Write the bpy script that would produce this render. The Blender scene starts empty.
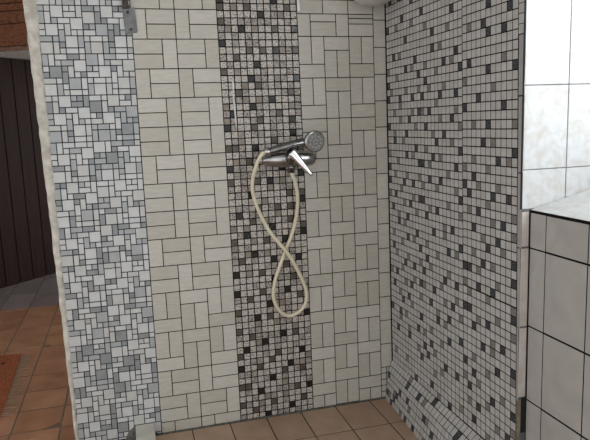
import bpy, bmesh, math, random
from mathutils import Vector, Matrix
random.seed(7)
S = bpy.context.scene
COL = S.collection
V = Vector

# ------------------------------------------------------------------ helpers
def link(name, bm, mats, parent=None, smooth=False, kind=None):
    me = bpy.data.meshes.new(name)
    bm.normal_update(); bm.to_mesh(me); bm.free()
    if not isinstance(mats, (list, tuple)): mats = [mats]
    for m in mats: me.materials.append(m)
    if smooth:
        for p in me.polygons: p.use_smooth = True
    o = bpy.data.objects.new(name, me); COL.objects.link(o)
    if parent:
        o.parent = parent
        o.matrix_parent_inverse = Matrix.Translation(-parent.location)
    if kind: o['kind'] = kind
    return o

def thing(name, label, cat, loc=(0, 0, 0), group=None):
    o = bpy.data.objects.new(name, None); COL.objects.link(o)
    o.location = loc; o.empty_display_size = .05
    o['label'] = label; o['category'] = cat
    if group: o['group'] = group
    return o

def tag(o, label, cat):
    o['label'] = label; o['category'] = cat
    return o

def box(bm, x0, x1, y0, y1, z0, z1, mat=0, skip=()):
    vs = [bm.verts.new((x, y, z)) for x in (x0, x1) for y in (y0, y1) for z in (z0, z1)]
    fs = {'-x': (0, 1, 3, 2), '+x': (4, 6, 7, 5), '-y': (0, 4, 5, 1), '+y': (2, 3, 7, 6), '-z': (0, 2, 6, 4), '+z': (1, 5, 7, 3)}
    for k, f in fs.items():
        if k in skip: continue
        bm.faces.new([vs[i] for i in f]).material_index = mat

def hexa(bm, pts, mat=0):
    """eight points: bottom ring of 4 then top ring of 4"""
    vs = [bm.verts.new(p) for p in pts]
    for f in ((3, 2, 1, 0), (4, 5, 6, 7), (0, 1, 5, 4), (1, 2, 6, 5), (2, 3, 7, 6), (3, 0, 4, 7)):
        bm.faces.new([vs[i] for i in f]).material_index = mat

def tile(bm, pos, nor, u0, v0, u1, v1, mat=0, g=.0008, h=.002, b=.0009, jit=.0002, base=-.0009):
    """one raised bevelled tile on the surface pos(u,v); top face lies at pos"""
    u0 += g; v0 += g; u1 -= g; v1 -= g
    if u1 - u0 < .002 or v1 - v0 < .002: return
    n = nor(.5 * (u0 + u1), .5 * (v0 + v1))
    dz = random.uniform(-jit, jit)
    q = [(u0, v0), (u1, v0), (u1, v1), (u0, v1)]
    lo = [bm.verts.new(pos(*c) + n * base) for c in q]
    bi = b
    md = [bm.verts.new(pos(*c) + n * (dz - bi * .8)) for c in q]
    qi = [(u0 + bi, v0 + bi), (u1 - bi, v0 + bi), (u1 - bi, v1 - bi), (u0 + bi, v1 - bi)]
    ti = [random.uniform(-jit, jit) * .6 for _ in range(4)]
    up = [bm.verts.new(pos(*c) + n * (dz + t)) for c, t in zip(qi, ti)]
    f = bm.faces.new(up); f.material_index = mat
    fl = (up[1].co - up[0].co).cross(up[3].co - up[0].co).dot(n) < 0
    fs = [f]
    for a, c in ((md, up), (lo, md)):
        for i in range(4):
            j = (i + 1) % 4
            k = bm.faces.new((a[i], a[j], c[j], c[i])); k.material_index = mat; fs.append(k)
    if fl:
        for k in fs: k.normal_flip()

def lathe(bm, p0, p1, prof, seg=28, mat=0, cap=True):
    """prof: list of (t along p0->p1 in metres, radius)"""
    p0 = V(p0); ax = (V(p1) - p0).normalized()
    a = ax.orthogonal().normalized(); b = ax.cross(a)
    rings = []
    for t, r in prof:
        c = p0 + ax * t
        rings.append([bm.verts.new(c + (a * math.cos(2 * math.pi * i / seg) + b * math.sin(2 * math.pi * i / seg)) * max(r, 1e-5)) for i in range(seg)])
    for A, B in zip(rings, rings[1:]):
        for i in range(seg):
            j = (i + 1) % seg
            f = bm.faces.new((A[i], A[j], B[j], B[i])); f.material_index = mat
    if cap:
        bm.faces.new(list(reversed(rings[0]))).material_index = mat
        bm.faces.new(rings[-1]).material_index = mat

def catmull(pts, n=8):
    pts = [V(p) for p in pts]; P = [2 * pts[0] - pts[1]] + pts + [2 * pts[-1] - pts[-2]]
    out = []
    for i in range(1, len(P) - 2):
        a, b, c, d = P[i - 1:i + 3]
        for k in range(n):
            t = k / n
            out.append(.5 * ((2 * b) + (c - a) * t + (2 * a - 5 * b + 4 * c - d) * t * t + (3 * b - a - 3 * c + d) * t ** 3))
    out.append(pts[-1]); return out

def tube(bm, pts, rad, seg=12, mat=0):
    """rad: number or list"""
    pts = [V(p) for p in pts]; n = len(pts)
    if not isinstance(rad, (list, tuple)): rad = [rad] * n
    t = (pts[1] - pts[0]).normalized(); a = t.orthogonal().normalized()
    rings = []
    for i, p in enumerate(pts):
        t = (pts[min(i + 1, n - 1)] - pts[max(i - 1, 0)]).normalized()
        a = (a - t * a.dot(t)).normalized(); b = t.cross(a)
        rings.append([bm.verts.new(p + (a * math.cos(2 * math.pi * k / seg) + b * math.sin(2 * math.pi * k / seg)) * rad[i]) for k in range(seg)])
    for A, B in zip(rings, rings[1:]):
        for k in range(seg):
            j = (k + 1) % seg
            bm.faces.new((A[k], A[j], B[j], B[k])).material_index = mat
    bm.faces.new(list(reversed(rings[0]))).material_index = mat
    bm.faces.new(rings[-1]).material_index = mat

# ------------------------------------------------------------------ materials
def srgb(r, g, b):
    f = lambda c: ((c / 255) / 12.92) if c / 255 <= .04045 else (((c / 255) + .055) / 1.055) ** 2.4
    return (f(r), f(g), f(b), 1)

def mat(name, c1, c2=None, scale=8, rough=.4, rough2=None, metal=0, bump=0, bscale=60, detail=4, lo=.35, hi=.65, spec=.5, dist=0, stretch=None):
    m = bpy.data.materials.new(name); m.use_nodes = True
    nt = m.node_tree; N = nt.nodes; Lk = nt.links
    b = N['Principled BSDF']
    b.inputs['Base Color'].default_value = c1
    b.inputs['Roughness'].default_value = rough
    b.inputs['Metallic'].default_value = metal
    b.inputs['Specular IOR Level'].default_value = spec
    tc = N.new('ShaderNodeTexCoord'); src = tc.outputs['Object']
    if stretch:
        mp = N.new('ShaderNodeMapping'); mp.inputs['Scale'].default_value = stretch
        Lk.new(src, mp.inputs[0]); src = mp.outputs[0]
    if c2 is not None:
        no = N.new('ShaderNodeTexNoise'); no.inputs['Scale'].default_value = scale; no.inputs['Detail'].default_value = detail
        no.inputs['Distortion'].default_value = dist
        Lk.new(src, no.inputs['Vector'])
        cr = N.new('ShaderNodeValToRGB'); cr.color_ramp.elements[0].position = lo; cr.color_ramp.elements[1].position = hi
        cr.color_ramp.elements[0].color = c1; cr.color_ramp.elements[1].color = c2
        Lk.new(no.outputs['Fac'], cr.inputs[0]); Lk.new(cr.outputs[0], b.inputs['Base Color'])
        if rough2 is not None:
            mr = N.new('ShaderNodeMapRange'); mr.inputs['To Min'].default_value = rough; mr.inputs['To Max'].default_value = rough2
            Lk.new(no.outputs['Fac'], mr.inputs[0]); Lk.new(mr.outputs[0], b.inputs['Roughness'])
    if bump:
        n2 = N.new('ShaderNodeTexNoise'); n2.inputs['Scale'].default_value = bscale; n2.inputs['Detail'].default_value = 5
        Lk.new(src, n2.inputs['Vector'])
        bp = N.new('ShaderNodeBump'); bp.inputs['Strength'].default_value = bump; bp.inputs['Distance'].default_value = .004
        Lk.new(n2.outputs['Fac'], bp.inputs['Height']); Lk.new(bp.outputs[0], b.inputs['Normal'])
    return m

M = {}
M['grout'] = mat('dark_grout', srgb(20, 20, 22), srgb(32, 31, 31), 40, .95, spec=.1)
M['grout_left'] = mat('blue_grey_grout', srgb(34, 38, 44), srgb(50, 54, 60), 40, .9, spec=.15)
M['plaster'] = mat('rough_plaster', srgb(186, 181, 170), srgb(220, 216, 206), 30, .9, bump=1.2, bscale=70)
M['slab'] = mat('wall_core', srgb(150, 146, 138), srgb(165, 160, 150), 10, .9)
# large rectangle tiles
RT = [mat('cream_tile_%s' % n, srgb(*c), srgb(*[x + 9 for x in c]), 22, .36, .5, bump=.25, bscale=45, stretch=(1, 1, 5)) for n, c in
      (('plain', (190, 187, 177)), ('pale', (197, 194, 185)), ('warm', (185, 181, 170)))]
# strip tiles
M['st_l'] = mat('speckled_mosaic', srgb(96, 88, 82), srgb(200, 194, 186), 190, .4, detail=3, lo=.36, hi=.5)
M['st_l2'] = mat('speckled_mosaic_grey', srgb(88, 80, 75), srgb(176, 169, 162), 170, .4, detail=3, lo=.38, hi=.54)
M['st_m'] = mat('taupe_mosaic', srgb(128, 120, 108), srgb(150, 142, 130), 60, .35)
M['st_M'] = mat('brown_mosaic', srgb(78, 70, 63), srgb(96, 88, 79), 60, .3)
M['st_D'] = mat('black_mosaic', srgb(28, 26, 26), srgb(40, 37, 36), 60, .22)
# right wall tiles
M['rw_l'] = mat('grey_mosaic', srgb(172, 170, 166), srgb(184, 182, 178), 40, .42)
M['rw_l2'] = mat('light_grey_mosaic', srgb(178, 177, 175), srgb(190, 189, 186), 40, .42)
M['rw_m'] = mat('mottled_grey_mosaic', srgb(96, 93, 88), srgb(138, 134, 128), 200, .5, detail=3)
M['rw_D'] = mat('mottled_charcoal_mosaic', srgb(16, 18, 22), srgb(84, 86, 90), 210, .45, detail=3, lo=.42, hi=.66)
# left mosaic
LM = [mat('white_glass_mosaic', srgb(200, 202, 202), srgb(208, 210, 209), 30, .3),
      mat('offwhite_mosaic', srgb(192, 193, 190), srgb(200, 201, 198), 30, .3),
      mat('pale_blue_grey_mosaic', srgb(166, 170, 172), srgb(176, 180, 181), 30, .3),
      mat('blue_grey_mosaic', srgb(138, 142, 144), srgb(150, 154, 155), 30, .28)]
M['jamb'] = mat('white_marbled_tile', srgb(184, 180, 174), srgb(198, 200, 201), 30, .25, .4, detail=8, lo=.3, hi=.6, dist=.9)
M['jgrout'] = mat('grey_joint', srgb(92, 92, 94), srgb(108, 107, 108), 40, .9)
M['gtile'] = mat('grey_wall_tile', srgb(166, 163, 159), srgb(180, 177, 172), 9, .38, .5, detail=6, dist=.8)
M['sandy'] = mat('sandy_tile_edge', srgb(188, 180, 172), srgb(204, 198, 190), 30, .6, bump=.3)
M['dirty'] = mat('worn_plaster_edge', srgb(112, 104, 90), srgb(140, 130, 112), 50, .9, bump=.8)
M['rim'] = mat('grey_rim_tile', srgb(150, 149, 148), srgb(162, 160, 158), 30, .55)
M['black'] = mat('black_gap', srgb(22, 22, 24), srgb(34, 33, 34), 40, .9)
TC = [mat('terracotta_%s' % n, srgb(*c), srgb(*d), 9, .34, .55, detail=6, bump=.35, bscale=25) for n, c, d in
      (('mid', (148, 107, 80), (170, 126, 96)), ('dark', (138, 98, 72), (160, 116, 88)), ('light', (150, 106, 80), (168, 122, 96)))]
TS = [mat('shower_floor_tile_%s' % n, srgb(*c), srgb(*d), 10, .5, .6, detail=6, bump=.3, bscale=30) for n, c, d in
      (('mid', (166, 140, 118), (180, 154, 132)), ('dark', (160, 133, 112), (174, 147, 126)))]
SHEEN = [mat('slate_tile_%s' % n, srgb(*c), srgb(*d), 7, .22, .4, detail=5, bump=.3, bscale=14) for n, c, d in  # far hall tiles: bluish daylight sheen put into a grey tile colour
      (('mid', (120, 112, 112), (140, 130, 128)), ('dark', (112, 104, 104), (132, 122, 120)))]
M['fgrout'] = mat('floor_grout', srgb(92, 72, 58), srgb(110, 88, 72), 40, .9)
M['sgrout'] = mat('shower_floor_grout', srgb(70, 62, 54), srgb(92, 82, 72), 40, .9)
M['wood'] = mat('dark_stained_wood', srgb(26, 14, 11), srgb(56, 31, 24), 7, .45, .65, spec=.2, detail=8, lo=.3, hi=.75, bump=.4, bscale=30, stretch=(9, 9, .7))
M['boards'] = mat('pitted_brown_board', srgb(88, 54, 36), srgb(140, 90, 60), 34, .7, detail=8, lo=.3, hi=.55, bump=.9, bscale=60, stretch=(1, 1, 2.2))
M['lintel_edge'] = mat('pale_brown_lintel_edge', srgb(120, 86, 68), srgb(150, 120, 100), 50, .8, detail=6, bump=.6)
M['boardgap'] = mat('board_gap', srgb(24, 14, 10), None, rough=.9)
M['chrome'] = mat('chrome', srgb(226, 228, 230), srgb(214, 216, 218), 20, .12, .2, metal=1)
M['satin'] = mat('dull_chrome', srgb(186, 187, 188), srgb(160, 160, 160), 30, .16, .3, metal=1)
M['dchrome'] = mat('dark_chrome', srgb(146, 146, 145), srgb(118, 118, 117), 40, .16, .3, metal=1)
M['face'] = mat('grey_spray_face', srgb(120, 120, 118), srgb(138, 138, 136), 60, .4)
M['nozzle'] = mat('pale_nozzle', srgb(176, 178, 176), None, rough=.4)
M['hose'] = mat('cream_hose_plastic', srgb(220, 211, 184), srgb(228, 220, 196), 20, .35)
M['steel'] = mat('galvanised_steel', srgb(112, 114, 116), srgb(134, 136, 138), 45, .5, .65, metal=.25, detail=6)
M['rust'] = mat('dark_rusty_iron', srgb(44, 40, 38), srgb(84, 76, 70), 60, .7, bump=.5)
M['white'] = mat('white_plastic', srgb(232, 234, 234), None, rough=.25)
M['enamel'] = mat('off_white_enamel', srgb(196, 195, 190), srgb(204, 203, 198), 8, .3)
M['rug'] = mat('orange_red_wool', srgb(160, 86, 50), srgb(210, 128, 84), 70, .95, detail=6, bump=1, bscale=140, stretch=(3, 1, 1))
M['fringe'] = mat('grey_brown_yarn', srgb(148, 122, 98), srgb(172, 146, 120), 60, .95)
M['rugdot'] = mat('dark_rug_motif', srgb(58, 26, 22), None, rough=.95)
M['frame'] = mat('white_window_paint', srgb(228, 228, 224), srgb(236, 236, 232), 10, .4)
M['cement'] = mat('grey_cement_patch', srgb(80, 80, 78), srgb(112, 112, 108), 50, .9, bump=.8)

def settle(bm):
    # the old wall corner leans a few millimetres out of plumb
    for v in bm.verts:
        z = max(0, min(1.62, v.co.z))
        if v.co.y > -.001: t = max(0, min(1, (v.co.x + .94) / .4))
        else: t = max(0, 1 + v.co.y / .82)
        if v.co.x > .03: t = 0
        v.co.x += (.70 - z) * .0085 * t
        if v.co.y > -.001 and v.co.x < 0: v.co.x += .005 * 4 * (z / 1.62) * (1 - z / 1.62) * t * min(1, -v.co.x / .5)
XF = lambda y0=0: (lambda u, v: V((u, y0, v)))         # surface facing -Y, u = x, v = z
NF = lambda u, v: V((0, -1, 0))
TOPZ = 2.25                                            # wall height
PXL, PXR, PXE = -.3475, -.6424, -.9403                 # tile zones of the back wall
GX0 = -1.236

# ------------------------------------------------------------------ back wall
bm = bmesh.new()
mats = [M['grout'], M['slab']] + RT + [M['st_l'], M['st_l2'], M['st_m'], M['st_M'], M['st_D'], M['grout_left']] + LM + [M['white'], M['cement']]
GR, SL, R0, STL, STL2, STm, STM, STD, GL, L0, SMEAR, CEM = 0, 1, 2, 5, 6, 7, 8, 9, 10, 11, 15, 16
for i in range(8): box(bm, PXE, PXR + .1, .0008, .11, -.05 + .25 * i, -.05 + .25 * (i + 1) if i < 7 else TOPZ, GR)
for i in range(8): box(bm, PXR + .1, .40, .0008, .11, -.05 + .25 * i, -.05 + .25 * (i + 1) if i < 7 else TOPZ, GR)
box(bm, -.96, -.034, -.0042, .001, -.01, .0035, CEM)
box(bm, -1.247, PXE, .0008, .11, -.05, TOPZ, GL)
def rt(x0, x1, z0, z1): tile(bm, XF(), NF, x0, z0, x1, z1, R0 + random.choice((0, 0, 1, 2)), g=.0015, b=.0008)
def HH(x, w, zt, hgt, n=2):
    for i in range(n): rt(x, x + w, zt - hgt * (i + 1) / n, zt - hgt * i / n)
# left field, six half units wide
U = (PXR - PXE) / 6
LL = .1
def rowA(zt, h=LL):      # V HH V HH
    rt(PXE, PXE + U, zt - h, zt); HH(PXE + U, 2 * U, zt, h); rt(PXE + 3 * U, PXE + 4 * U, zt - h, zt); HH(PXE + 4 * U, 2 * U, zt, h)
def rowB(zt, h=LL):      # HH V HH V
    HH(PXE, 2 * U, zt, h); rt(PXE + 2 * U, PXE + 3 * U, zt - h, zt); HH(PXE + 3 * U, 2 * U, zt, h); rt(PXE + 5 * U, PXR, zt - h, zt)
zt = 1.545
for i, k in enumerate('ABABBABBAB'):
    (rowA if k == 'A' else rowB)(zt - i * LL)
rowB(1.645); rowA(1.745); rowB(1.845)
def colpair(c, seq, z):
    x = PXE + 2 * c * U
    for k in seq:
        if k == 'V': rt(x, x + U, z - LL, z); rt(x + U, x + 2 * U, z - LL, z); z -= LL
        else: rt(x, x + 2 * U, z - LL / 2, z); z -= LL / 2
z10 = zt - 10 * LL
colpair(0, 'VHVH', z10); colpair(1, 'HVHV', z10); colpair(2, 'VHVH', z10)
rowA(z10 - 3 * LL); rowB(z10 - 4 * LL)
zb = z10 - 5 * LL
rt(PXE, PXE + U, .003, zb); rt(PXE + U, PXE + 3 * U, .003, zb); rt(PXE + 3 * U, PXE + 4 * U, .003, zb); rt(PXE + 4 * U, PXR, .003, zb)
# right field: three basket columns and one narrow column
W3 = (0 - PXL) / 3.5
def colr(c, seq, z):
    x = PXL + c * W3
    for k in seq:
        h = {'V': LL, 'H': LL / 2, 'v': .0555}[k]
        if z - h < .003: h = z - .003
        if k in 'Vv': rt(x, x + W3 / 2, z - h, z); rt(x + W3 / 2, x + W3, z - h, z)
        else: rt(x, x + W3, z - h, z)
        z -= h
colr(0, 'VHVHHVHVHVHVHVHVHVHV', 1.455)
colr(1, 'HVHVVHVHVHVHVHVHVHV', 1.455)
colr(2, 'VHVHHVHVHVHVHVHVHVHV', 1.455)
h2 = W3 / 2
rt(PXL, PXL + h2, 1.455, 1.535); rt(PXL + h2, PXL + 3 * h2, 1.455, 1.507); rt(PXL + h2, PXL + 3 * h2, 1.507, 1.535); rt(PXL + 3 * h2, PXL + 4 * h2, 1.455, 1.535)
for a, b_ in ((1.455, 1.500), (1.500, 1.520), (1.520, 1.535)): rt(PXL + 4 * h2, PXL + 6 * h2, a, b_)
zz = 1.535; alt = 0
while zz < TOPZ - .04:
    xs_ = [PXL, PXL + 2 * h2, PXL + 4 * h2, PXL + 6 * h2] if alt % 2 == 0 else [PXL, PXL + h2, PXL + 3 * h2, PXL + 5 * h2, PXL + 6 * h2]
    for a, b_ in zip(xs_, xs_[1:]): rt(a, b_, zz, zz + .05)
    zz += .05; alt += 1
zs_ = [.134 + .1 * i for i in range(10)] + [1.115] + [1.215 + .1 * i for i in range(7)]
for a, b_ in zip(zs_, zs_[1:]): rt(-h2, 0, a, min(b_, TOPZ))
for i in range(5):
    tile(bm, XF(), NF, -h2, .134 - (i + 1) * .0262, -h2 + .0245, .134 - i * .0262, R0, g=.0015)
    tile(bm, XF(), NF, -h2 + .0245, .134 - (i + 1) * .0262, 0, .134 - i * .0262, R0, g=.0015)
# mosaic strip, twelve columns; rows counted from the top
D = {0: '0 8', 6: '0', 2: '6', 4: '3 11', 9: '5', 11: '4 11', 14: '7', 15: '4', 16: '1', 17: '10', 18: '0', 19: '10', 21: '4', 24: '0 8', 25: '11', 26: '6',
     28: '3', 31: '1', 33: '6', 34: '2 11', 35: '8', 37: '3', 38: '6 10', 40: '0', 41: '6', 43: '0 8', 45: '5', 47: '3 11', 50: '7', 51: '4', 52: '1', 53: '10',
     55: '0 8', 57: '5', 59: '3 11', 62: '8', 63: '4', 7: '8', 22: '7', 29: '11'}
Mi = {1: '0 4 10', 3: '0', 4: '8', 7: '4 6 11', 8: '2', 10: '0', 12: '5', 13: '2 10', 16: '8', 17: '5', 18: '4', 21: '0 1', 23: '3', 26: '0 4', 28: '9 11',
      30: '4 7 9 10', 32: '3 9', 33: '11', 35: '0 5', 38: '1', 39: '8', 40: '4', 41: '9', 43: '4', 44: '2 10', 46: '0', 47: '5', 49: '0', 50: '2 9', 53: '0 6', 54: '5',
      55: '3', 56: '7 10', 58: '0 1', 59: '9', 61: '10 5 0', 62: '2', 20: '7'}
mi = {1: '2', 2: '9', 4: '1 5', 7: '9', 10: '2', 11: '5 8', 12: '3', 14: '3 5', 15: '0 10', 17: '0', 20: '2', 23: '1', 27: '6', 29: '5', 32: '5', 33: '0 2', 35: '3',
      36: '0 8', 37: '2 5', 40: '2', 43: '11', 45: '7', 48: '3 6', 51: '3', 54: '11', 58: '7', 60: '7 4', 61: '3',  49: '9', 26: '8', 31: '7'}
PR = .0249
CW = (PXL - PXR) / 12
for r in range(-27, 64):
    for c in range(12):
        z1 = 1.5925 - r * PR; z0 = z1 - PR
        if z1 > TOPZ: continue
        s = str(c); m_ = STL if random.random() < .72 else STL2
        rr = r if r >= 0 else r + 40
        if s in D.get(rr, '').split(): m_ = STD
        elif s in Mi.get(rr, '').split(): m_ = STM
        elif s in mi.get(rr, '').split(): m_ = STm
        jx = random.uniform(-.0004, .0004); jz = random.uniform(-.0004, .0004)
        tile(bm, XF(), NF, PXR + c * CW + jx, max(z0, .003) + jz, PXR + (c + 1) * CW + jx, z1 + jz, m_, g=.0018, b=.0008, jit=.0003)
# white grout smear down the second column
tube(bm, [(-.599, 0, 1.296), (-.5995, -.001, 1.24), (-.597, -.001, 1.18), (-.598, 0, 1.135)], [.0012, .0018, .0015, .001], 6, SMEAR)
# random block mosaic at the left end
SHEET = {(2, 2): '1,0 9,0 4,2 12,2 0,3 8,3 2,5 10,5 7,6 5,7 13,7 1,8 9,8 4,10 12,10 0,11 8,11 7,13 5,14 13,14',
         (2, 1): '7,1 0,2 8,2 4,4 12,4 7,5 4,6 12,6 3,7 11,7 7,9 0,10 8,10 4,12 12,12 2,13 4,13 10,13 12,13 3,14 11,14',
         (1, 2): '4,0 12,0 3,1 11,1 6,2 14,2 2,3 7,3 10,3 6,5 14,5 0,6 1,6 9,6 4,8 12,8 3,9 11,9 6,10 14,10 2,11 7,11 10,11 0,13 1,13 9,13'}
UX = (PXE - GX0) / 15; UZ = .0195
cells = {}; blocks = []
MIDG = [(-1.04, 1.494), (-1.055, 1.436), (-1.076, 1.378), (-1.216, 1.436), (-0.962, 1.201), (-1.213, 1.124), (-1.059, 0.696), (-0.981, 0.559), (-0.994, 0.818), (-1.116, 0.483), (-1.134, 0.425)]
DARKG = [(-1.194, 1.338), (-1.077, 1.221), (-0.978, 1.142), (-1.038, 1.045), (-1.057, 0.403), (-1.172, 0.367), (-1.117, 0.33), (-1.039, 0.312), (-1.136, 0.273), (-1.075, 0.215), (-1.077, 0.061)]
for (w_, h_), txt in SHEET.items():
    for it in txt.split():
        c, r = map(int, it.split(','))
        if any(((c + a), (r + b_) % 15) in cells for a in range(w_) for b_ in range(h_)): continue
        for a in range(w_):
            for b_ in range(h_): cells[(c + a, (r + b_) % 15)] = 1
        blocks.append((c, r, w_, h_))
for r in range(15):
    for c in range(15):
        if (c, r) not in cells: blocks.append((c, r, 1, 1))
rng = random.Random(12)
for sh_ in range(-5, 5):
    for c, r, w_, h_ in blocks:
        zt_ = 1.0655 - (sh_ * 15 + r) * UZ; zb_ = zt_ - h_ * UZ
        if zt_ > TOPZ or zt_ < .01: continue
        t = rng.random()
        if w_ == h_ == 2:
            k = 0 if t < .62 else 1 if t < .92 else 2
            cx_, cz_ = GX0 + (c + 1) * UX, zt_ - UZ
            if any(abs(cx_ - a) < .012 and abs(cz_ - b_) < .013 for a, b_ in MIDG): k = 2
            if any(abs(cx_ - a) < .012 and abs(cz_ - b_) < .013 for a, b_ in DARKG): k = 3
        elif w_ == h_: k = 0 if t < .3 else 1 if t < .5 else 2 if t < .8 else 3
        else: k = 0 if t < .36 else 1 if t < .56 else 2 if t < .84 else 3
        x0 = GX0 + c * UX - (random.uniform(0, .003) if c == 0 else 0); x1 = GX0 + (c + w_) * UX
        j = random.uniform(-.0004, .0004)
        tile(bm, XF(), NF, x0 + j, max(zb_, .004), x1 + j, zt_, L0 + k, g=.0015, b=.0008, jit=.0003)
# grey cement patch beside the kerb
hexa(bm, [(-1.085, .003, -.02), (-1.034, .003, -.02), (-1.034, -.012, -.02), (-1.075, -.010, -.02), (-1.066, .003, .030), (-1.034, .003, .056), (-1.034, -.005, .05), (-1.058, -.006, .026)], CEM)
settle(bm)
link('wall_back', bm, mats, kind='structure')

# rough plaster edge at the left end of the wall
bm = bmesh.new()
n = 90; rings = []
for i in range(n + 1):
    z = -.03 + (TOPZ + .03) * i / n
    t = max(0, min(1, z / 1.57))
    xo = -1.249 - .027 * t ** 1.3 + random.uniform(-.0016, .0016)
    xi = GX0 + .0015 + random.uniform(-.003, .0015)
    if .0 < (z - 1.50) < .035: xi += .006
    f = -.003 + random.uniform(-.0012, .001)
    rings.append([bm.verts.new(p) for p in ((xi, .001, z), (xi - .003, f, z), ((xi + xo) / 2, f - .002, z), (xo + .003, f, z), (xo, .004, z), (xo - .001, .11, z), (xi, .11, z))])
for A, B in zip(rings, rings[1:]):
    for k in range(7):
        j = (k + 1) % 7; bm.faces.new((A[k], A[j], B[j], B[k]))
bm.faces.new(rings[0]); bm.faces.new(list(reversed(rings[-1])))
bmesh.ops.recalc_face_normals(bm, faces=bm.faces)
link('trim_1', bm, M['plaster'], smooth=True, kind='structure')

# ------------------------------------------------------------------ right partition wall with fine mosaic
YE = -.845
bm = bmesh.new()
mats = [M['grout'], M['slab'], M['rw_l'], M['rw_l2'], M['rw_m'], M['rw_D'], M['rim'], M['sandy'], M['dirty'], M['black'], M['jamb'], M['jgrout']]
box(bm, .012, .40, -.838, .002, -.05, TOPZ, 0)
gv = {}
for i in range(43):
    for j in range(60):
        gv[i, j] = bm.verts.new((.0009, -.838 * i / 42 + (.002 if i == 0 else 0), -.05 + (TOPZ + .05) * j / 59))
for i in range(42):
    for j in range(59):
        bm.faces.new((gv[i, j], gv[i, j + 1], gv[i + 1, j + 1], gv[i + 1, j])).normal_flip()
LEAN = lambda z: 1 + .026 * (1.13 - z)          # the mosaic field widens slightly downwards
PX = lambda u, v: V((0, -u * LEAN(v), v)); NX = lambda u, v: V((-1, 0, 0))
PV = .02545; PU = .02465; z_off = 1.1275 - 44 * PV
RD = {6: [8, 18], 7: [13, 24], 8: [31], 9: [25], 10: [10], 11: [12, 17, 20, 23, 28, 32], 12: [2, 6, 11], 13: [13, 24], 14: [9, 22], 15: [0, 3, 18, 29], 16: [10, 21, 32], 17: [4, 15, 26], 18: [6, 18, 30], 19: [1, 13, 24], 20: [7, 19, 27], 21: [2, 10, 14, 22, 23], 22: [32], 23: [5, 8, 11, 17, 20], 24: [25, 28], 25: [1, 12], 26: [10, 22, 23, 32], 27: [6, 18, 26], 28: [9, 21, 32], 29: [3, 14, 27], 30: [6, 19, 29], 31: [1, 12, 24], 32: [7, 15, 30], 33: [2, 10, 11, 25], 34: [21], 35: [0, 5, 8, 23, 28, 31], 36: [13, 16, 22], 37: [0, 24], 38: [10, 11, 20], 39: [6, 14, 29], 40: [9, 21, 32], 41: [2, 15, 26], 42: [6, 17], 43: [0, 12, 27], 44: [7, 19], 45: [10, 13, 22, 30], 46: [25], 47: [0, 4, 8, 11, 16, 20], 49: [0, 12, 27, 32], 50: [10, 21, 23], 51: [6, 17], 52: [9, 20], 53: [2, 14, 27, 30], 54: [26], 55: [6, 14, 31], 56: [27], 57: [0, 19], 58: [5, 11], 60: [8], 61: [1, 4]}
RM = {6: [15, 27], 7: [21], 8: [1, 5, 29], 9: [14, 23, 32], 10: [16, 27], 11: [9], 12: [14, 22, 25, 30], 13: [6], 14: [3, 11, 16, 27], 15: [5, 13, 24, 32], 17: [7, 17, 28], 18: [3, 15, 28], 19: [10, 21], 20: [5, 17, 25, 32], 21: [0, 8, 11, 20, 29], 22: [4, 16], 23: [23, 27, 32], 24: [2, 6, 10, 13, 18, 22], 25: [29], 26: [4, 15, 25], 27: [1, 8, 12, 20, 28], 28: [24], 29: [5, 17, 30], 30: [3, 17, 26], 31: [9, 32], 32: [5, 13, 21, 28], 33: [0, 8, 18, 23, 32], 34: [4, 27], 35: [11, 15, 20], 36: [2, 6, 10, 25, 29], 37: [18], 38: [3, 13, 22, 27], 39: [0, 8, 16, 24, 31], 40: [12], 41: [5, 19, 28], 42: [2, 14], 43: [9, 21, 24, 32], 44: [4, 16], 45: [2, 8, 11, 20], 46: [4, 15], 47: [28], 48: [1, 6, 10, 13, 17, 22], 50: [3, 15, 30], 51: [0, 8, 12, 19], 53: [4, 16], 54: [23], 55: [18], 56: [12], 57: [3, 8]}
rng = random.Random(5)
kinds = {}
def pick(c, r, dark_r=.078, mid_r=.075):
    t = rng.random()
    nb = [kinds.get((c - 1, r)), kinds.get((c - 2, r)), kinds.get((c, r - 1)), kinds.get((c - 1, r - 1)), kinds.get((c + 1, r - 1)), kinds.get((c, r - 2))]
    k = 3 if rng.random() < .4 else 2
    if t < dark_r * 1.5 and 5 not in nb: k = 5
    elif dark_r * 1.5 <= t < dark_r * 1.5 + mid_r * 1.2 and 4 not in nb[:2]: k = 4
    kinds[(c, r)] = k; return k
for r in range(5, 92):
    for c in range(33):
        z0 = z_off + r * PV; z1 = z0 + PV
        if z1 > TOPZ or z0 < .14: continue
        off = 0
        if c >= 22: off = .0032 if z0 > .6 else .0015
        kk = 3 if rng.random() < .4 else 2
        if r < 62:
            if c in RD.get(r, ()): kk = 5
            elif c in RM.get(r, ()): kk = 4
        else: kk = pick(c, r)
        u0 = .006 + c * PU + (.0012 if c >= 22 else 0); u1 = u0 + PU
        if r > 9 + 0 and c >= 12 and c < 22: off = -.0008
        tile(bm, PX, NX, u0, z0 + off, u1, z1 + off, kk, g=.0015, b=.0007, jit=.0002)
# column of cut tiles / grey rim strip at the free edge
z = .0
for zz0, zz1 in ((.36, .568), (.568, .79), (.79, .99), (.99, 1.19), (1.19, 1.345)):
    tile(bm, PX, NX, .8215, zz0, .8445 / LEAN((zz0 + zz1) / 2), zz1, 6, g=.0006, b=.0016, jit=.0006)
z = 1.345
while z < TOPZ - PV:
    tile(bm, PX, NX, .8215, z, .8440 / LEAN(z), z + PV, rng.choice((2, 3)), g=.0009, b=.0008); z += PV
tile(bm, PX, NX, .8215, .0, .8445 / LEAN(.2), .36, 8, g=.0004, b=.002, jit=.001)
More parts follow.
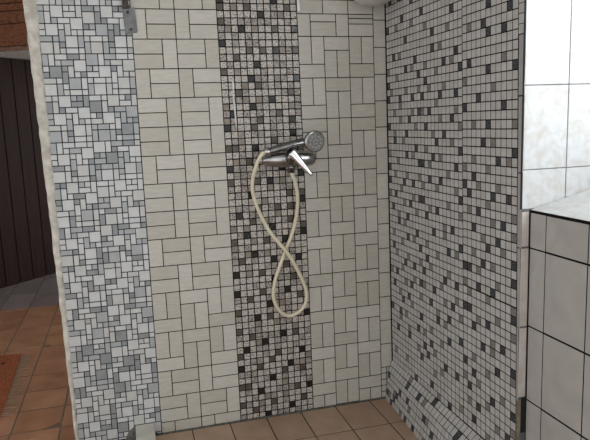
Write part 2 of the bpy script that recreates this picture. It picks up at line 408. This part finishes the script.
# free end: thin sandy tile edges, a dark slot low down
PY = lambda u, v: V((u, YE, v)); NY = lambda u, v: V((0, -1, 0))
box(bm, .002, .40, YE + .0008, -.838, -.05, TOPZ, 11)
for zz0, zz1 in ((.368, .568), (.572, .789), (.793, .889)):
    tile(bm, PY, NY, .0015, zz0, .0255, zz1, 7, g=.0004, b=.0015, jit=.0006)
tile(bm, PY, NY, .001, -.02, .012, .362, 8, g=.0002, b=.001)
box(bm, .0125, .0265, YE - .0006, YE + .004, .262, .366, 9)
box(bm, .0245, .0295, YE + .0005, YE + .004, .3, .893, 9)
box(bm, -.0015, .0012, YE + .0002, YE + .004, .895, 2.0, 9)
# white jamb of the window recess
zj = [.86, .9985, 1.2155, 1.4325, 1.6495, 1.8665, 2.05]
xj = [.0015, .1355, .2865, .40]
for a, b_ in zip(zj, zj[1:]):
    for c, d in zip(xj, xj[1:]):
        if b_ < .93: continue
        lo = a
        if a < .9:
            lo = .893 + .22 * (c - .027) if c > .05 else .893
        tile(bm, PY, NY, c, lo + (.0012 if a < .9 else 0), d, b_, 10, g=.0013, b=.0008, jit=.0003)
settle(bm)
link('wall_right', bm, mats, kind='structure')

# sloping mosaic skirting along the partition
bm = bmesh.new()
mats = [M['grout'], M['rw_l'], M['rw_l2'], M['rw_m'], M['rw_D']]
def prof(u):
    return [V((0, -u, .1655)), V((-.021 - .042 * u, -u, .119)), V((-.036 - .062 * u, -u, -.002))]
n = 12; rg = []
for i in range(n + 1):
    u = .004 + .838 * i / n; a, b_, c = prof(u)
    off = V((.0010, 0, -.0006))
    rg.append([bm.verts.new(a + V((.001, 0, -.001))), bm.verts.new(b_ + off), bm.verts.new(c + V((.0010, 0, -.02))), bm.verts.new((.001, -u, -.02))])
for A, B in zip(rg, rg[1:]):
    for k in range(4):
        j = (k + 1) % 4; bm.faces.new((A[k], A[j], B[j], B[k]))
bm.faces.new(rg[0]); bm.faces.new(rg[-1])
bmesh.ops.recalc_face_normals(bm, faces=bm.faces)
def face_map(i):
    def f(u, v):            # v 0 at top, metres down the face
        p = prof(u); d = p[i + 1] - p[i]
        return p[i] + d * v
    return f
def face_nor(i):
    def f(u, v):
        p = prof(u); q = prof(u + .01); nn = (p[i + 1] - p[i]).cross(q[i] - p[i]).normalized()
        return nn if nn.x < 0 else -nn
    return f
rng = random.Random(9); kinds = {}
def tile_uv(fm, fn, u0, u1, v0, v1, m_, g=.0011):
    # v is a 0..1 fraction: shrink it by hand, then build a raised tile
    L_ = (fm(u0, 1) - fm(u0, 0)).length
    pos = lambda u, s: fm(u, s / L_)
    tile(bm, pos, fn, u0, v0 * L_, u1, v1 * L_, m_, g=g, b=.0006, jit=.0003)
for c in range(33):
    u0 = .006 + c * PU
    for k in range(2):
        tile_uv(face_map(0), face_nor(0), u0, u0 + PU, .05 + k * .475, .05 + (k + 1) * .475, pick(c, k + 30, .035, .05) - 1, g=.0015)
    for k in range(5):
        tile_uv(face_map(1), face_nor(1), u0, u0 + PU, k / 5, (k + 1) / 5, pick(c, k + 20, .05, .06) - 1, g=.0014)
settle(bm)
link('baseboard_right', bm, mats, kind='structure')

# ------------------------------------------------------------------ parapet under the window recess
bm = bmesh.new()
mats = [M['grout'], M['gtile'], M['jamb'], M['slab'], M['jgrout']]
X0 = .027; YN = -2.15; SLP = .235
def sillz(x): return .893 + SLP * (x - X0)
# body under the sill (sloping top)
yy0, yy1 = YN, YE
hexa(bm, [(X0 + .0008, yy1, -.05), (X0 + .0008, yy0, -.05), (.40, yy0, -.05), (.40, yy1, -.05),
          (X0 + .0008, yy1, sillz(X0) - .0012), (X0 + .0008, yy0, sillz(X0) - .0012), (.40, yy0, sillz(.40) - .0012), (.40, yy1, sillz(.40) - .0012)], 0)
PG = lambda u, v: V((X0, -u, v))
ug = [-YE + .0015, .9095] + [1.0605 + .151 * i for i in range(8)]
zg = [-.02, .148, .3605, .5730, .7895, .8865]
for a, b_ in zip(ug, ug[1:]):
    for c, d in zip(zg, zg[1:]):
        tile(bm, PG, NX, a, c + .0007, min(b_, -YN), d - .0007, 1, g=.0019 if a > .88 else .0013, b=.0008, jit=.0002)
# sill tiles laid on the slope
ns = V((-SLP, 0, 1)).normalized()
PS = lambda u, v: V((v, -u, sillz(v)))
NS = lambda u, v: ns
xs_ = [X0 - .001, .235, .40]
for a, b_ in zip(ug, ug[1:]):
    for c, d in zip(xs_, xs_[1:]):
        tile(bm, PS, NS, a, c, min(b_, -YN), d, 2, g=.0009, b=.0006, jit=.0001)
link('wall_window_parapet', bm, mats, kind='structure')

# wall on the near side of the recess, and the head above it
bm = bmesh.new()
box(bm, X0, .40, -3.2, YN, -.05, TOPZ, 0)
box(bm, X0, .40, YN, YE, 2.0, TOPZ, 0)
link('wall_window_side', bm, M['slab'], kind='structure')

# window at the outer face of the wall
bm = bmesh.new()
zb, ztop = sillz(.40), 2.0
def bar(y0, y1, z0, z1, x0=.385, x1=.43): box(bm, x0, x1, y0, y1, z0, z1)
bar(YN, YE, zb, zb + .05); bar(YN, YE, ztop - .05, ztop)
for y in (YN, YE - .05, (YN + YE) / 2 - .03): bar(y, y + (.06 if y != YE - .05 else .05), zb + .05, ztop - .05)
wf = link('window_1', bm, M['frame'], kind='structure')
gm = bpy.data.materials.new('window_glass'); gm.use_nodes = True
g = gm.node_tree.nodes['Principled BSDF']; g.inputs['Base Color'].default_value = (1, 1, 1, 1); g.inputs['Roughness'].default_value = .02
g.inputs['Transmission Weight'].default_value = 1; g.inputs['IOR'].default_value = 1.45
bm = bmesh.new(); box(bm, .408, .412, YN + .06, YE - .05, zb + .05, ztop - .05)
link('pane', bm, gm, wf)

# ------------------------------------------------------------------ floors
PZ = lambda u, v: V((u, v, 0)); NZ = lambda u, v: V((0, 0, 1))
bm = bmesh.new()
mats = [M['fgrout']] + TC + SHEEN + TS + [M['sgrout']]
box(bm, -1.03, .40, -3.2, .0, -.05, -.0009, 8)
box(bm, -3.4, -1.03, -3.2, .0, -.05, -.0009, 0)
box(bm, -3.4, .40, .0, 4.4, -.05, -.0009, 0)
sx = [-.963 + .1455 * i - .0035 for i in range(7)]
sx = [-1.03] + [-.8275, -.6820, -.5370, -.3960, -.2505, -.1010, .045]
sy = [0, -.208] + [-.208 - .2 * i for i in range(1, 16)]
rng = random.Random(3)
for a, b_ in zip(sx, sx[1:]):
    for c, d in zip(sy[1:], sy):
        y1 = d - .004 if d == 0 else d
        tile(bm, PZ, NZ, a, c, b_ if b_ < 0 else .02, y1, rng.choice((6, 6, 7)), g=.0022, b=.0015, jit=.0004)
hx = [-3.32 + .0 + .1825 * i for i in range(0, 40)]
hx = [-1.3195 + .1825 * i for i in range(-11, 9)]
hy = [.192 + .1985 * i for i in range(-17, 10)]
hy = [y for y in hy if y < 2.0] + [2.035]
for a, b_ in zip(hx, hx[1:]):
    for c, d in zip(hy, hy[1:]):
        if a > -1.1 and c < .12: continue
        if b_ > -1.03 and c < .12: b_ = -1.035
        tile(bm, PZ, NZ, a, c, b_, d, rng.choice((1, 1, 2, 3)), g=.0028, b=.002, jit=.0008)
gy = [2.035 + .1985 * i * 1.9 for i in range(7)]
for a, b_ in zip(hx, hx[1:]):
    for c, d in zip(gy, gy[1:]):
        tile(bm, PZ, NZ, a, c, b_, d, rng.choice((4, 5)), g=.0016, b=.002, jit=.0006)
link('floor', bm, mats, kind='structure')

# tiled kerb along the open side of the shower
bm = bmesh.new()
KX0, KX1, KZ = -1.034, -.966, .052
box(bm, KX0 + .001, KX1 - .001, -1.9, -.002, -.04, KZ - .001, 0)
PK = lambda u, v: V((u, v, KZ))
y = -.002; lens = [.09] + [.1] * 18
for l in lens:
    tile(bm, PK, NZ, KX0, y - l, KX1, y, 1, g=.0008, b=.0015, jit=.0004)
    tile(bm, lambda u, v: V((KX1, u, v)), lambda u, v: V((1, 0, 0)), y - l, .0, y, KZ - .002, 1, g=.0008, b=.0012)
    tile(bm, lambda u, v: V((KX0, u, v)), lambda u, v: V((-1, 0, 0)), y - l, -.02, y, KZ - .002, 1, g=.0008, b=.0012)
    y -= l
link('trim_2', bm, [M['grout']] + RT[:1], kind='structure')

# ------------------------------------------------------------------ hall behind: plank door with board cladding above
A = V((-1.971, 2.654, 0)); Bp = V((-1.615, 3.034, 0)); dv = (Bp - A).normalized(); dn = V((dv.y, -dv.x, 0))
# dn points toward the camera side
P = lambda s, d, z: A + dv * s + dn * d + V((0, 0, z))
def pbox(bm, s0, s1, d0, d1, z0, z1, m_=0):
    hexa(bm, [P(s0, d0, z0), P(s1, d0, z0), P(s1, d1, z0), P(s0, d1, z0), P(s0, d0, z1), P(s1, d0, z1), P(s1, d1, z1), P(s0, d1, z1)], m_)
bm = bmesh.new()
bw = .124
for i in range(-8, 11):
    s0 = .055 + i * bw
    c = .006
    q = [(s0 + .001, -.03), (s0 + bw - .001, -.03), (s0 + bw - .001, -.007), (s0 + bw - c, 0), (s0 + c, 0), (s0 + .001, -.007)]
    lo = [bm.verts.new(P(s, d, .004)) for s, d in q]; hi = [bm.verts.new(P(s, d, 1.70)) for s, d in q]
    bm.faces.new(lo); bm.faces.new(list(reversed(hi)))
    for k in range(6):
        j = (k + 1) % 6; bm.faces.new((lo[k], hi[k], hi[j], lo[j]))
pbox(bm, -.9, 1.42, -.045, -.02, .004, 1.70)
bmesh.ops.recalc_face_normals(bm, faces=bm.faces)
link('door_1', bm, M['wood'], kind='structure')
bm = bmesh.new()
pbox(bm, -.95, 1.5, -.06, -.02, 1.70, 1.76)
for s0, s1, z0, z1 in ((.2, .42, 1.712, 1.742), (-.3, .1, 1.705, 1.73), (.5, .9, 1.71, 1.74)):
    pbox(bm, s0, s1, -.022, -.006, z0, z1)
bmesh.ops.recalc_face_normals(bm, faces=bm.faces)
link('trim_3', bm, M['plaster'], kind='structure')
bm = bmesh.new()
zbs = [1.752, 1.815, 1.94, 2.045, 2.16, 2.28, 2.4]
for a, b_ in zip(zbs, zbs[1:]):
    pbox(bm, -.95, 1.5, -.05, .0 + random.uniform(-.004, .004), a + .005, b_ - .005, 0)
pbox(bm, -.95, 1.5, -.06, -.014, 1.752, 2.4, 1)
bmesh.ops.recalc_face_normals(bm, faces=bm.faces)
link('wall_hall', bm, [M['boards'], M['boardgap']], kind='structure')
# deep boarded lintel standing forward of the door, plastered underneath
Q0 = V((-1.676, 2.483, 0)); db = V((.887, -.461, 0)).normalized(); nb = V((-.461, -.887, 0)).normalized()
Q = lambda s_, d, z: Q0 + db * s_ + nb * d + V((0, 0, z))
F0, F1, B1 = Q(-.345, -.012, 0), Q(.9, -.012, 0), A + dv * 1.4 + dn * .01
bm = bmesh.new()
lo = [bm.verts.new((p.x, p.y, 1.707)) for p in (F0, F1, B1)]; hi = [bm.verts.new((p.x, p.y, 2.25)) for p in (F0, F1, B1)]
bm.faces.new(lo); bm.faces.new(list(reversed(hi)))
for k in range(3):
    j = (k + 1) % 3; bm.faces.new((lo[k], hi[k], hi[j], lo[j]))
zq = [1.704, 1.738, 1.888, 1.972, 2.022, 2.13, 2.25]
for i, (a, b_) in enumerate(zip(zq, zq[1:])):
    z0, z1 = a + .003, b_ - .003
    d1 = .004 if i == 0 else random.uniform(-.003, .002)
    hexa(bm, [Q(-.345, -.012, z0), Q(.9, -.012, z0), Q(.9, d1, z0), Q(-.345, d1, z0), Q(-.345, -.012, z1), Q(.9, -.012, z1), Q(.9, d1, z1), Q(-.345, d1, z1)], 1 if i != 0 else 2)
bmesh.ops.recalc_face_normals(bm, faces=bm.faces)
for f in bm.faces:
    if len(f.verts) == 4 and f.material_index == 0: f.material_index = 3
link('trim_4', bm, [M['plaster'], M['boards'], M['lintel_edge'], M['boardgap']], kind='structure')

# ------------------------------------------------------------------ fringed rug in the hall
rt_ = thing('fringed_rug', 'orange-red woven rug with a pale fringed edge on the terracotta hall floor', 'rug', (-1.9, .74, 0))
bm = bmesh.new()
# corners follow a slightly skewed rug
c0, c1, c2, c3 = V((-1.592, 1.10, .002)), V((-1.562, .36, .002)), V((-2.62, .33, .002)), V((-2.60, 1.12, .002))
N_ = 24; g0 = {}
for i in range(N_ + 1):
    for j in range(N_ + 1):
        s, t = i / N_, j / N_
        p = c0.lerp(c1, t).lerp(c3.lerp(c2, t), s)
        g0[i, j] = bm.verts.new(p + V((0, 0, .007 + .0012 * math.sin(9 * s + 5 * t))))
for i in range(N_):
    for j in range(N_):
        f = bm.faces.new((g0[i, j], g0[i, j + 1], g0[i + 1, j + 1], g0[i + 1, j]))
bmesh.ops.solidify(bm, geom=bm.faces[:], thickness=.006)
# small dark woven motifs
for (x, y) in [(-1.66, .98), (-1.68, .80), (-1.65, .62), (-1.67, .47), (-1.85, .9), (-1.88, .6), (-2.1, .75), (-2.3, .95), (-2.3, .5)]:
    hexa(bm, [(x - .014, y, .008), (x, y - .02, .008), (x + .014, y, .008), (x, y + .02, .008), (x - .014, y, .0103), (x, y - .02, .0103), (x + .014, y, .0103), (x, y + .02, .0103)], 1)
bmesh.ops.recalc_face_normals(bm, faces=bm.faces)
link('woven_panel', bm, [M['rug'], M['rugdot']], rt_)
bm = bmesh.new(); rng = random.Random(4)
for k in range(46):
    t = (k + .5) / 46; p = c0.lerp(c1, t) + V((-.004, 0, .004))
    L_ = rng.uniform(.042, .062); dy = rng.uniform(-.012, .012)
    tube(bm, [p, p + V((L_ * .5, dy * .3, -.0025)), p + V((L_, dy, -.004))], [.0026, .0022, .0016], 5)
fr = link('fringe', bm, M['fringe'], rt_); fr['label'] = 'pale grey-brown yarn fringe'

# ------------------------------------------------------------------ mixer tap
tap = thing('shower_mixer', 'chrome single-lever shower mixer tap fixed across the mosaic strip', 'tap', (-.42, 0, 1.015))
by = -.062
bm = bmesh.new()
lathe(bm, (-.526, by, 1.014), (-.32, by, 1.012), [(0, .006), (.003, .011), (.02, .017), (.034, .023), (.05, .027), (.075, .0285), (.13, .0285), (.17, .0285), (.192, .026), (.200, .021), (.203, .012)], 36)
link('body', bm, M['satin'], tap, smooth=True)
for x in (-.487, -.345):
    bm = bmesh.new()
    lathe(bm, (x, -.002, 1.012), (x, by, 1.012), [(0, .027), (.004, .027), (.009, .022), (.014, .014), (.045, .014)], 28)
    link('wall_connector', bm, M['chrome'], tap, smooth=True)
bm = bmesh.new()
lathe(bm, (-.5232, by, 1.012), (-.535, by, 1.012), [(0, .0095), (.004, .0105), (.009, .008), (.0115, .003)], 24)
e = link('end_cap', bm, M['chrome'], tap, smooth=True)
bm = bmesh.new()
lathe(bm, (-.416, by - .014, 1.020), (-.416, by - .06, 1.026), [(0, .027), (.014, .0255), (.024, .021), (.032, .016), (.038, .008), (.04, .001)], 30)
link('lever_hub', bm, M['dchrome'], tap, smooth=True)
# flat tapering lever reaching down to the right
bm = bmesh.new()
lv = [(-.424, -.110, 1.042), (-.412, -.113, 1.028), (-.393, -.117, 1.004), (-.373, -.121, .979), (-.354, -.124, .955)]
ctr = catmull(lv, 5); rr = []
ang = V((1, 0, .95)).normalized()
for i, p in enumerate(ctr):
    t = i / (len(ctr) - 1)
    w = .0185 - .0115 * t if t > .06 else .015
    h = .0075 - .0035 * t
    if t > .97: w *= .7
    rr.append([bm.verts.new(p + ang * (w * math.cos(a)) + V((0, -1, 0)) * (h * math.sin(a))) for a in [2 * math.pi * k / 18 for k in range(18)]])
for Aa, B in zip(rr, rr[1:]):
    for k in range(18):
        j = (k + 1) % 18; bm.faces.new((Aa[k], Aa[j], B[j], B[k]))
bm.faces.new(list(reversed(rr[0]))); bm.faces.new(rr[-1])
bmesh.ops.recalc_face_normals(bm, faces=bm.faces)
lo_ = link('lever', bm, M['chrome'], tap, smooth=True); lo_['label'] = 'bright polished lever'
bm = bmesh.new()
lathe(bm, (-.412, by, .990), (-.412, by, .962), [(0, .015), (.012, .015), (.013, .0115), (.027, .011)], 20)
link('hose_outlet', bm, M['dchrome'], tap, smooth=True)
# cradle: stem and two-prong fork that carries the handset
bm = bmesh.new()
lathe(bm, (-.404, by, 1.036), (-.404, by - .008, 1.052), [(0, .010), (.006, .009), (.018, .008)], 18)
tube(bm, catmull([(-.414, by - .046, 1.063), (-.414, by - .036, 1.050), (-.413, by - .018, 1.045), (-.413, by - .002, 1.052), (-.414, by + .006, 1.066)], 4), .0045, 10)
tube(bm, catmull([(-.394, by - .046, 1.066), (-.394, by - .036, 1.053), (-.394, by - .018, 1.048), (-.394, by - .002, 1.055), (-.394, by + .006, 1.069)], 4), .0045, 10)
link('cradle', bm, M['dchrome'], tap, smooth=True)

# hand shower lying in the cradle
hs = thing('hand_shower', 'chrome hand shower with round spray head resting on the mixer cradle', 'shower head', (-.40, -.085, 1.06))
H0 = V((-.500, -.085, 1.0445)); H1 = V((-.378, -.088, 1.071)); HC = V((-.335, -.098, 1.0745))
bm = bmesh.new()
path = catmull([H0, H0.lerp(H1, .33) + V((0, 0, .001)), H0.lerp(H1, .66) + V((0, -.001, .001)), H1, V((-.358, -.090, 1.075)), V((-.342, -.088, 1.077))], 6)
nn = len(path)
rad = []
for i in range(nn):
    t = i / (nn - 1)
    rad.append(.0125 + .0045 * math.sin(math.pi * min(1, t * 1.15)) - .001 * t)
tube(bm, path, rad, 22)
link('handle', bm, M['dchrome'], hs, smooth=True)
bm = bmesh.new()
ax = V((.16, -1, -.10)).normalized()
hb = HC - ax * -.0
lathe(bm, HC - ax * .022, HC + ax * .02, [(0, .010), (.004, .021), (.012, .032), (.020, .0385), (.027, .040), (.032, .039), (.034, .0365)], 44)
head = link('spray_head', bm, M['satin'], hs, smooth=True)
bm = bmesh.new()
fc = HC + ax * .0118
lathe(bm, fc, fc + ax * .004, [(0, .034), (.0022, .034), (.003, .032)], 44, 0)
a_ = ax.orthogonal().normalized(); b2 = ax.cross(a_)
for R_, nq, rz in ((.021, 10, .0034), (.009, 5, .003)):
    for k in range(nq):
        t = 2 * math.pi * k / nq + .2
        c = fc + ax * .0028 + (a_ * math.cos(t) + b2 * math.sin(t)) * R_
        lathe(bm, c, c + ax * .002, [(0, rz), (.0018, rz * .8)], 10, 1)
sf = link('spray_face', bm, [M['face'], M['nozzle']], hs, smooth=False); sf['label'] = 'grey perforated spray face'
bm = bmesh.new()
dd = (H0 - H1).normalized()
lathe(bm, H0 - dd * .004, H0 + dd * .03, [(0, .0135), (.002, .0175), (.012, .0175), (.014, .0135), (.019, .012), (.021, .009)], 24)
link('hose_nut', bm, M['satin'], hs, smooth=True)

# cream hose: from the handset, down in a crossed loop, back up to the mixer outlet
e0 = H0 + dd * .014
pts = [e0, e0 + dd * .010 + V((0, 0, -.001)), (-.536, -.080, 1.020), (-.549, -.068, .985), (-.556, -.050, .945), (-.555, -.037, .895), (-.536, -.028, .83), (-.496, -.026, .745), (-.432, -.030, .658), (-.390, -.024, .58),
       (-.359, -.016, .498), (-.366, -.014, .443), (-.400, -.014, .413), (-.437, -.014, .408), (-.471, -.014, .436), (-.489, -.014, .486), (-.482, -.014, .547),
       (-.460, -.014, .607), (-.434, -.013, .666), (-.404, -.016, .737), (-.388, -.024, .808), (-.386, -.036, .87), (-.397, -.052, .925), (-.411, -.061, .958), (-.412, -.062, .968)]
bm = bmesh.new()
tube(bm, catmull(pts, 8), .0068, 14)
tag(link('shower_hose', bm, M['hose'], smooth=True), 'cream plastic shower hose hanging in a crossed loop below the mixer', 'hose')

# ------------------------------------------------------------------ steel bracket at the top of the wall
br = thing('wall_bracket', 'flat grey steel plate screwed to the tiled wall below a dark iron strap', 'bracket', (-.946, 0, 1.5))
bm = bmesh.new()
w = [(-.967, 1.547), (-.926, 1.549), (-.9215, 1.466), (-.9625, 1.462)]
hexa(bm, [(x, -.0015, z) for x, z in reversed(w)] + [(x, -.0055, z) for x, z in reversed(w)], 0)
bmesh.ops.recalc_face_normals(bm, faces=bm.faces)
bmesh.ops.bevel(bm, geom=bm.edges[:], offset=.0012, segments=2, affect='EDGES')
link('plate', bm, M['steel'], br)
for x, z in ((-.950, 1.532), (-.943, 1.476)):
    bm = bmesh.new(); lathe(bm, (x, -.0055, z), (x, -.01, z), [(0, .0045), (.0015, .0045), (.003, .003)], 12)
    link('screw', bm, M['rust'], br, smooth=True)
bm = bmesh.new()
box(bm, -.966, -.959, -.012, -.0015, 1.546, 1.66); box(bm, -.956, -.946, -.016, -.0015, 1.546, 1.66)
box(bm, -.966, -.944, -.018, -.0015, 1.544, 1.556)
link('strap', bm, M['rust'], br)

# white pull hanging from above beside the strip
cp = thing('pull_cord', 'small white tapering cord pull hanging in front of the mosaic strip edge', 'cord', (-.352, -.012, 1.6))
bm = bmesh.new()
lathe(bm, (-.3520, -.014, 1.60), (-.3495, -.014, 1.536), [(0, .002), (.006, .0035), (.03, .005), (.048, .0066), (.057, .006), (.063, .003)], 14)
link('weight', bm, M['white'], cp, smooth=True)
bm = bmesh.new(); tube(bm, [(-.3520, -.014, 1.598), (-.3520, -.014, 1.70), (-.3520, -.002, 1.72)], .001, 6)
link('cord', bm, M['white'], cp, smooth=True)

# plastered outer walls of the hall
bm = bmesh.new(); box(bm, -3.4, -3.3, 1.3, 4.3, -.05, TOPZ); link('wall_left', bm, M['plaster'], kind='structure')
bm = bmesh.new(); box(bm, -3.3, .40, 4.3, 4.4, -.05, TOPZ); link('wall_rear', bm, M['plaster'], kind='structure')
# unseen ceiling, added to darken the upper shower corner
bm = bmesh.new(); box(bm, -3.4, .40, -2.6, 4.4, TOPZ, TOPZ + .1)
link('added_unseen_ceiling', bm, M['plaster'], kind='structure')

# rounded off-white fixture in the top corner
lp = thing('corner_lamp', 'rounded off-white wall lamp globe high in the shower corner', 'lamp', (-.098, -.09, 1.66))
bm = bmesh.new()
lathe(bm, (-.092, -.095, 1.548), (-.092, -.095, 1.74), [(0, .001), (.002, .025), (.008, .046), (.02, .066), (.04, .082), (.065, .09), (.09, .09), (.12, .084), (.14, .07), (.15, .055)], 48)
link('globe', bm, M['enamel'], lp, smooth=True)
bm = bmesh.new()
lathe(bm, (-.092, -.0, 1.70), (-.092, -.03, 1.70), [(0, .045), (.012, .045), (.02, .038)], 32)
link('wall_mount', bm, M['enamel'], lp, smooth=True)

# ------------------------------------------------------------------ light
w = bpy.data.worlds.new('World'); S.world = w; w.use_nodes = True
bg = w.node_tree.nodes['Background']; bg.inputs[0].default_value = (.955, .965, .98, 1); bg.inputs[1].default_value = 1.27
def area(name, loc, target, sx, sy, power, col):
    l = bpy.data.lights.new(name, 'AREA'); l.shape = 'RECTANGLE'; l.size = sx; l.size_y = sy; l.energy = power; l.color = col
    o = bpy.data.objects.new(name, l); COL.objects.link(o); o.location = loc
    o.rotation_euler = (V(target) - V(loc)).to_track_quat('-Z', 'Y').to_euler(); return o
area('window_daylight', (.375, -1.5, 1.44), (-1.3, -1.0, .8), 1.1, .8, 18, (.90, .96, 1.0))

# ------------------------------------------------------------------ camera
cam = bpy.data.cameras.new('Camera'); co = bpy.data.objects.new('Camera', cam); COL.objects.link(co)
r_ = V((0.9629462, -0.26725704, -0.03617046)); u_ = V((0.07594908, 0.14003881, 0.98722888)); f_ = V((0.2587786, 0.95339541, -0.15514776))
mw = Matrix(((r_.x, u_.x, -f_.x, -.99447), (r_.y, u_.y, -f_.y, -2.22894), (r_.z, u_.z, -f_.z, 1.1398), (0, 0, 0, 1)))
co.matrix_world = mw
cam.sensor_width = 36; cam.sensor_fit = 'HORIZONTAL'; cam.lens = 612.82 / 590 * 36; cam.clip_start = .01
S.camera = co
vs = S.view_settings
vs.view_transform = 'Standard'; vs.look = 'None'; vs.exposure = 0; vs.gamma = 1; vs.use_curve_mapping = False
